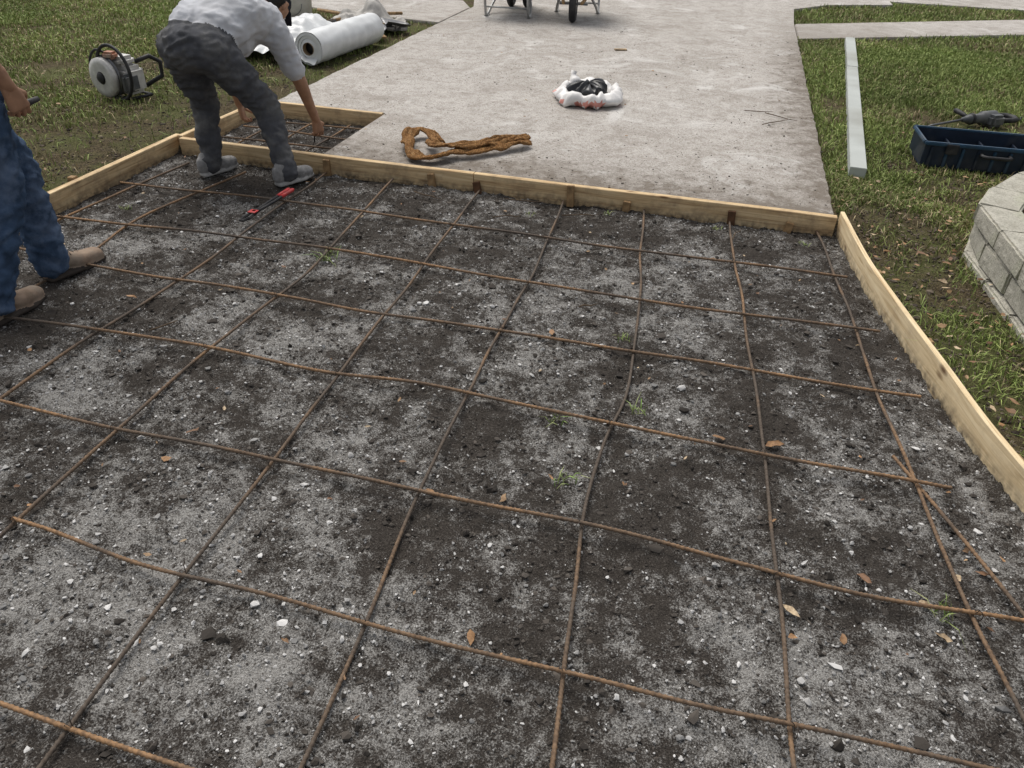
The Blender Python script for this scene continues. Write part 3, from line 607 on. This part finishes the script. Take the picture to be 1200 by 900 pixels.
# ------------------------------------------------------------------ wheelbarrows
GRN=simple('barrow_tray_steel',(.12,.13,.12),.6,.3,10,metal=.3,dirt=((.35,.33,.3),.8)); GLV=simple('galvanised_tube',(.42,.42,.41),.45,.2,20,metal=.5,dirt=((.2,.18,.16),.4))
def wheelbarrow(x,y,rz,double=False):
    e=empty('wheelbarrow',(x,y,.105),rz)
    for wx in ((-.1,.1) if double else (0,)):
        tube('tyre',arc((wx,.55,.19),.15,0,2*math.pi,28,'yz'),.042,BLK,e,closed=True,k=10)
        tube('rim',[(wx-.03,.55,.19),(wx-.02,.55,.19),(wx+.02,.55,.19),(wx+.03,.55,.19)],[.11,.085,.085,.11],GLV,e,k=20)
    tube('axle',[(-.16,.55,.19),(.16,.55,.19)],.01,STEEL,e)
    for s in (-1,1):
        tube('rail_%d'%(s+1),[(s*.10,.72,.22),(s*.13,.5,.24),(s*.22,-.1,.34),(s*.28,-.5,.50),(s*.29,-1.0,.58)],.018,STK,e)
        tube('leg_%d'%(s+1),[(s*.16,.3,.27),(s*.23,.02,.1),(s*.25,-.12,.02),(s*.25,-.20,.012),(s*.25,-.28,.02),(s*.25,-.33,.15),(s*.25,-.35,.42)],.015,GLV,e)
        obox('foot_%d'%(s+1),(s*.25,-.20,.006),(.05,.12,.012),GLV,e,0,.003)
        tube('brace_%d'%(s+1),[(s*.12,.55,.2),(s*.15,.4,.30)],.012,GLV,e)
    tube('cross_brace',[(-.25,-.24,.10),(.25,-.24,.10)],.010,GLV,e)
    V=[];Fc=[];prof=[(.20,.26,.29),(.27,.40,.44),(.34,.50,.60),(.35,.52,.61),(.325,.49,.60),(.26,.39,.45),(.19,.25,.305)]
    k=32
    for (a,b,z) in prof:
        for j in range(k):
            t=j/k*6.283; c_,s_=math.cos(t),math.sin(t); V.append((a*math.copysign(abs(c_)**.5,c_),.12+b*math.copysign(abs(s_)**.5,s_),z+.02*(s_>0)))
    for i in range(len(prof)-1):
        for j in range(k): Fc.append((i*k+j,i*k+(j+1)%k,(i+1)*k+(j+1)%k,(i+1)*k+j))
    Fc.append(tuple(range(k))[::-1]); Fc.append(tuple(range((len(prof)-1)*k,len(prof)*k)))
    mk('tray',V,Fc,GRN,e,True)
wheelbarrow(-1.84,9.9,math.pi+.12); wheelbarrow(-2.57,9.62,.08,True)
obox('wood_scrap',(-1.02,8.0,.112),(.12,.05,.012),WOOD,None,.4,.002)
# ------------------------------------------------------------------ bolt cutters
RED=simple('red_enamel',(.50,.035,.035),.4,.2,20,dirt=((.1,.06,.05),.6))
bc_=empty('bolt_cutters',(-2.24,3.43,.055),math.radians(-2)); bc_.scale=(.85,.85,.85)
for s in (-1,1):
    tube('arm_%d'%(s+1),[(s*.006,-.13,0),(s*.010,-.04,0),(s*.014,.06,.0),(s*.013,.14,0)],[.009,.009,.009,.009],BLK,bc_)
    tube('grip_%d'%(s+1),[(s*.013,.14,0),(s*.014,.2,.0),(s*.014,.27,0),(s*.014,.285,0)],[.012,.013,.013,.008],RED,bc_)
    obox('jaw_%d'%(s+1),(s*.014,-.19,0),(.022,.12,.018),BLK,bc_,s*.12,.005); obox('jaw_tip_%d'%(s+1),(s*.012,-.265,0),(.016,.06,.014),BLK,bc_,-s*.15,.004)
tube('pivot',[(0,-.15,-.014),(0,-.15,.014)],.012,STEEL,bc_); obox('link_plate',(0,-.16,.012),(.05,.05,.004),RED,bc_,0,.001)
# ------------------------------------------------------------------ people
def hullobj(prims):
    bm=bmesh.new()
    for lab,sph in prims:
        b2=bmesh.new()
        for c,r in sph:
            bmesh.ops.create_icosphere(b2,subdivisions=2,radius=r,matrix=Matrix.Translation(Vector(c)))
        h=bmesh.ops.convex_hull(b2,input=list(b2.verts))
        keep=set(e for e in h['geom'] if isinstance(e,bmesh.types.BMFace))
        bmesh.ops.delete(b2,geom=[f for f in b2.faces if f not in keep],context='FACES')
        me=bpy.data.meshes.new('t'); b2.to_mesh(me); b2.free(); bm.from_mesh(me); bpy.data.meshes.remove(me)
    return bm
def flesh(name,prims,mats,parent,voxel=.011,smooth=5,folds=None):
    bm=hullobj(prims); me=bpy.data.meshes.new(name+'_src'); bm.to_mesh(me); bm.free()
    ob=bpy.data.objects.new(name+'_src',me); sc.collection.objects.link(ob)
    m=ob.modifiers.new('r','REMESH'); m.mode='VOXEL'; m.voxel_size=voxel
    s=ob.modifiers.new('s','SMOOTH'); s.factor=.5; s.iterations=smooth
    dg=bpy.context.evaluated_depsgraph_get(); me2=bpy.data.meshes.new_from_object(ob.evaluated_get(dg)); bpy.data.objects.remove(ob)
    me2.name=name; n=len(me2.vertices); co=np.empty(n*3,dtype=np.float32); me2.vertices.foreach_get('co',co); co=co.reshape(-1,3)
    no=np.empty(n*3,dtype=np.float32); me2.vertices.foreach_get('normal',no); no=no.reshape(-1,3)
    labs=[]; best=np.full(n,1e9); bl=np.zeros(n,int)
    for lab,sph in prims:
        if lab not in labs: labs.append(lab)
        li=labs.index(lab)
        for i in range(len(sph)):
            for j in range(i,len(sph)):
                for t in (np.linspace(0,1,9) if j>i else (0,)):
                    c=np.array(sph[i][0])*(1-t)+np.array(sph[j][0])*t; r=sph[i][1]*(1-t)+sph[j][1]*t
                    d=np.linalg.norm(co-c,axis=1)-r; k=d<best; best[k]=d[k]; bl[k]=li
    if folds:
        amp=np.array([folds.get(l,0) for l in labs])[bl]
        dsp=np.array([(1-2*abs(mnoise.noise(Vector((float(p[0])*7,float(p[1])*7,float(p[2])*17+3*mnoise.noise(Vector(p)*4))))))*.8-.4 + .45*mnoise.noise(Vector((float(p[0])*30,float(p[1])*30,float(p[2])*55))) if a>0 else 0 for p,a in zip(co,amp)])
        co=co+no*(dsp*amp)[:,None]; me2.vertices.foreach_set('co',co.astype(np.float32).ravel())
    me2.materials.clear()
    for l in labs: me2.materials.append(mats[l])
    for p in me2.polygons:
        vv=[bl[v] for v in p.vertices]; p.material_index=int(max(set(vv),key=vv.count)); p.use_smooth=True
    me2.update(); return link(bpy.data.objects.new(name,me2),parent)
def hand(name,wrist,fwd,pn,thumb,mats,parent,curl=.5,scale=1.0):
    wv=Vector(wrist); f=Vector(fwd).normalized(); pn=Vector(pn); pn=(pn-f*pn.dot(f)).normalized(); s=f.cross(pn).normalized()
    if s.dot(Vector(thumb))<0: s=-s
    S=scale; pr=[]
    pr.append(('skin',[(wv-f*.05*S,.025*S),(wv,.024*S)]))
    pr.append(('skin',[(wv+s*.012*S,.016*S),(wv-s*.012*S,.016*S),(wv+f*.085*S+s*.030*S,.012*S),(wv+f*.078*S-s*.030*S,.012*S)]))
    for i,(o,L,r) in enumerate([(.030,.072,.0085),(.010,.080,.009),(-.011,.074,.0085),(-.030,.058,.0075)]):
        p=wv+f*(.088-.004*i)*S+s*o*S; seg=[.45,.31,.24]; rr=r
        for q,sg in enumerate(seg):
            a=curl*(.55+.5*q)*(1+.12*i); d2=(f*math.cos(a*(q+1)*.8)+pn*math.sin(a*(q+1)*.8)+s*.05*(1.5-i)).normalized()
            e=p+d2*L*sg*S; pr.append(('skin',[(p,rr*S),(e,rr*.9*S)])); p=e; rr*=.9
    p=wv+f*.025*S+s*.020*S
    for q,(L,r) in enumerate([(.042,.0125),(.032,.010),(.024,.009)]):
        d=(f*(.75+.1*q)+s*(.75-.35*q)+pn*(.25+.35*q*curl*2)).normalized(); e=p+d*L*S; pr.append(('skin',[(p,r*S),(e,r*.9*S)])); p=e
    return flesh(name,pr,mats,parent,voxel=.0042,smooth=3)
def shoe(name,heel,toe,mats,parent,boot=False):
    hl=Vector(heel);t=Vector(toe); d=(t-hl); L=d.length; d.normalize(); s=Vector((-d.y,d.x,0)); u=Vector((0,0,1))
    P=lambda a,b,c:hl+d*a*L+s*b+u*c
    pr=[('upper',[(P(.14,.0,.055),.036),(P(.14,0,.085),.036),(P(.42,0,.075),.036),(P(.3,0,.105),.034)]),
        ('upper',[(P(.42,0,.07),.036),(P(.62,.012,.05),.034),(P(.62,-.014,.05),.034)]),
        ('upper',[(P(.62,.014,.048),.033),(P(.62,-.016,.048),.033),(P(.86,.010,.044),.029),(P(.86,-.012,.044),.029)]),
        ('upper',[(P(.2,0,.08),.042),(P(.22,0,.105),.040)]),
        ('sole',[(P(.12,.012,.016),.016),(P(.12,-.012,.016),.016),(P(.10,0,.024),.03*.6),(P(.12,.022,.014),.013),(P(.12,-.022,.014),.013),(P(.45,.024,.014),.013),(P(.45,-.028,.014),.013)]),
        ('sole',[(P(.45,.024,.014),.013),(P(.45,-.028,.014),.013),(P(.68,.036,.014),.013),(P(.68,-.038,.014),.013),(P(.93,.018,.018),.013),(P(.93,-.020,.018),.013)])]
    o=flesh(name,pr,mats,parent,voxel=.006,smooth=3)
    for i in range(4):
        a=.40+i*.07; zz=.116-i*.011
        tube(name+'_lace_%d'%i,[P(a,.026,zz-.012),P(a+.01,0,zz+.001),P(a,-.026,zz-.012)],.0028,mats['sole'],parent,k=5)
    return o
def head(parent,c,face,up,mats,name='head'):
    c=Vector(c); f=Vector(face).normalized(); u=Vector(up); u=(u-f*u.dot(f)).normalized(); s=f.cross(u)
    P=lambda a,b,z:c+f*a+s*b+u*z
    pr=[('skin',[(P(-.02,0,.03),.082),(P(.02,0,.02),.075),(P(.035,0,-.03),.058)]),('skin',[(P(.045,.018,-.085),.028),(P(.045,-.018,-.085),.028),(P(.02,0,-.03),.06)]),
        ('skin',[(P(.085,0,.01),.012),(P(.112,0,-.022),.014)]),('skin',[(P(.095,0,-.055),.012),(P(.085,.014,-.055),.010),(P(.085,-.014,-.055),.010)]),
        ('skin',[(P(0,.082,.0),.012),(P(-.006,.09,.02),.012),(P(0,.082,-.02),.009)]),('skin',[(P(0,-.082,.0),.012),(P(-.006,-.09,.02),.012),(P(0,-.082,-.02),.009)]),
        ('hair',[(P(-.035,0,.035),.086),(P(-.045,0,-.02),.07)]),
        ('cap',[(P(-.02,0,.055),.086),(P(.015,0,.06),.078)]),('cap',[(P(.08,.05,.06),.008),(P(.08,-.05,.06),.008),(P(.16,.03,.05),.006),(P(.16,-.03,.05),.006)])]
    o=flesh(name,pr,mats,parent,voxel=.007,smooth=3)
    for b in (-.03,.03):
        tube('eye',[P(.078,b,.012),P(.088,b,.012)],[.012,.007],WPL,parent); tube('pupil',[P(.086,b,.012),P(.0905,b,.012)],[.006,.004],BLK,parent)
SK=simple('skin_tan',(.33,.18,.11),.55,.15,25,bump=.1); HA=simple('dark_hair',(.012,.01,.009),.6,.3,60)
def cloth(name,c,var,scale,dirt=None,weave=220):
    q=NB(name,.92,.12); o=q.ramp(q.noise(scale,5),[(.3,tuple(x*(1-var) for x in c)),(.7,tuple(x*(1+var) for x in c))])
    if dirt: o=q.mix(q.ramp(q.noise(6,6,rough=.7),[(.48,0.),(.68,dirt[1])]),o,dirt[0])
    q.col(o); q.bump(q.math('ADD',q.noise(weave,2),q.noise(18,4)),.35,.006); return q.m
MA={'skin':SK,'hair':HA,'cap':cloth('navy_cap',(.02,.022,.03),.2,20),'shirt':cloth('grey_tshirt',(.52,.53,.56),.08,9,((.40,.39,.38),.4)),'pants':cloth('charcoal_trousers',(.080,.082,.09),.22,14,((.17,.165,.155),.7)),
    'upper':cloth('grey_sneaker',(.24,.235,.23),.3,30),'sole':simple('grey_sole',(.42,.41,.39),.8,.2)}
wa=empty('bending_worker',(.05,-.03,0))
HL,HR=(-2.865,3.76,.74),(-2.665,3.76,.73)
KL,KR=(-2.90,3.93,.42),(-2.53,3.97,.42)
AL,AR=(-2.90,3.88,.10),(-2.41,3.89,.10)
SL,SR=(-2.90,4.22,.80),(-2.555,4.22,.76)
EL_,ER=(-3.00,4.36,.53),(-2.50,4.33,.47)
WL,WR=(-3.02,4.44,.27),(-2.50,4.46,.22)
pa=[('pants',[(HL,.115),(HR,.115),((-2.765,3.70,.75),.12)]),('pants',[((-2.82,3.84,.80),.115),((-2.70,3.84,.79),.115),(HL,.11),(HR,.11)]),
 ('pants',[(HL,.118),(KL,.078)]),('pants',[(HR,.118),(KR,.078)]),('pants',[(KL,.079),((AL[0],AL[1],.08),.060)]),('pants',[(KR,.079),((AR[0],AR[1],.08),.060)]),
 ('shirt',[((-2.83,3.86,.82),.122),((-2.70,3.86,.81),.122),((-2.84,4.06,.88),.13),((-2.66,4.06,.86),.13)]),
 ('shirt',[((-2.84,4.06,.88),.13),((-2.66,4.06,.86),.13),((-2.84,4.24,.83),.105),((-2.62,4.24,.81),.105)]),
 ('shirt',[((-2.80,4.0,.76),.11),((-2.70,4.0,.75),.11),((-2.76,4.2,.74),.10)]),
 ('shirt',[(SL,.075),(tuple(np.array(SL)*.35+np.array(EL_)*.65),.062)]),('shirt',[(SR,.078),(tuple(np.array(SR)*.30+np.array(ER)*.70),.068)]),('shirt',[(SL,.08),((-2.8,4.2,.82),.1)]),('shirt',[(SR,.08),((-2.66,4.2,.8),.1)]),
 ('skin',[(SL,.05),(EL_,.043)]),('skin',[(SR,.05),(ER,.043)]),('skin',[(EL_,.043),(WL,.027)]),('skin',[(ER,.043),(WR,.027)]),
 ('skin',[((-2.735,4.28,.83),.06),((-2.72,4.40,.85),.055)])]
flesh('body',pa,MA,wa,voxel=.011,smooth=4,folds={'pants':.018,'shirt':.013})
head(wa,(-2.715,4.50,.85),(.05,.45,-.9),(.05,.9,.45),MA)
hand('right_hand',WR,(.0,.25,-.95),(-.8,.4,.1),(0,1,0),MA,wa,.75); hand('left_hand',WL,(.05,.2,-.95),(.9,.3,.1),(0,1,0),MA,wa,.75)
shoe('left_shoe',(-2.94,3.80,0.005),(-2.86,4.075,0.005),MA,wa); shoe('right_shoe',(-2.45,3.80,0.005),(-2.345,4.07,0.005),MA,wa)
tube('tie_tool',[(-2.52,4.47,.16),(-2.55,4.5,.06)],[.010,.004],BLK,wa)
MB=dict(MA); MB.update({'pants':cloth('blue_jeans',(.045,.075,.13),.45,12,((.12,.15,.21),.7)),'shirt':cloth('dark_work_shirt',(.05,.06,.07),.2,12),'upper':cloth('tan_leather',(.26,.19,.14),.3,22,((.36,.31,.25),.6)),'sole':simple('boot_sole',(.05,.04,.033),.8,.3)})
wb=empty('standing_worker',(.045,0,0))
HL,HR=(-2.95,2.36,.90),(-2.765,2.34,.90); KL,KR=(-2.87,2.52,.49),(-2.73,2.30,.49); AL,AR=(-2.775,2.45,.13),(-2.70,2.06,.13)
SL,SR=(-3.05,2.33,1.40),(-2.68,2.30,1.40); EL_,ER=(-3.1,2.36,1.11),(-2.655,2.28,1.09); WL,WR=(-3.02,2.55,.92),(-2.625,2.38,.86)
pb=[('pants',[(HL,.12),(HR,.12),((-2.86,2.34,.98),.125)]),('pants',[(HL,.108),(KL,.078)]),('pants',[(HR,.108),(KR,.08)]),('pants',[(KL,.078),(AL,.070),((AL[0],AL[1]-.01,.09),.072)]),('pants',[(KR,.08),(AR,.070),((AR[0],AR[1]-.01,.09),.072)]),
 ('shirt',[((-2.93,2.34,1.0),.125),((-2.79,2.34,1.0),.125),((-2.96,2.32,1.3),.13),((-2.77,2.32,1.3),.13)]),('shirt',[((-2.96,2.32,1.3),.13),((-2.77,2.32,1.3),.13),(SL,.07),(SR,.07)]),
 ('shirt',[(SL,.07),(tuple(np.array(SL)*.4+np.array(EL_)*.6),.06)]),('shirt',[(SR,.07),(tuple(np.array(SR)*.4+np.array(ER)*.6),.06)]),
 ('skin',[(SL,.05),(EL_,.043)]),('skin',[(SR,.05),(ER,.045)]),('skin',[(EL_,.044),(WL,.028)]),('skin',[(ER,.047),(WR,.030)]),('skin',[((-2.865,2.32,1.42),.062),((-2.86,2.34,1.53),.055)])]
flesh('body',pb,MB,wb,voxel=.011,smooth=4,folds={'pants':.020,'shirt':.008})
head(wb,(-2.855,2.37,1.63),(.2,.9,-.25),(0,.2,1),MB)
hand('right_hand',WR,(.03,.25,-.95),(-.9,.1,.1),(0,1,0),MB,wb,.8,1.06); hand('left_hand',WL,(.1,.7,-.5),(.9,.0,.1),(0,.5,1),MB,wb,.7)
tube('pliers',[(-2.67,2.40,.76),(-2.665,2.44,.765),(-2.66,2.48,.77),(-2.655,2.53,.775)],[.013,.016,.014,.010],BLK,wb)
shoe('left_boot',(-2.79,2.37,.005),(-2.715,2.69,.005),MB,wb,boot=True); shoe('right_boot',(-2.70,1.98,.005),(-2.70,2.29,.005),MB,wb,boot=True)
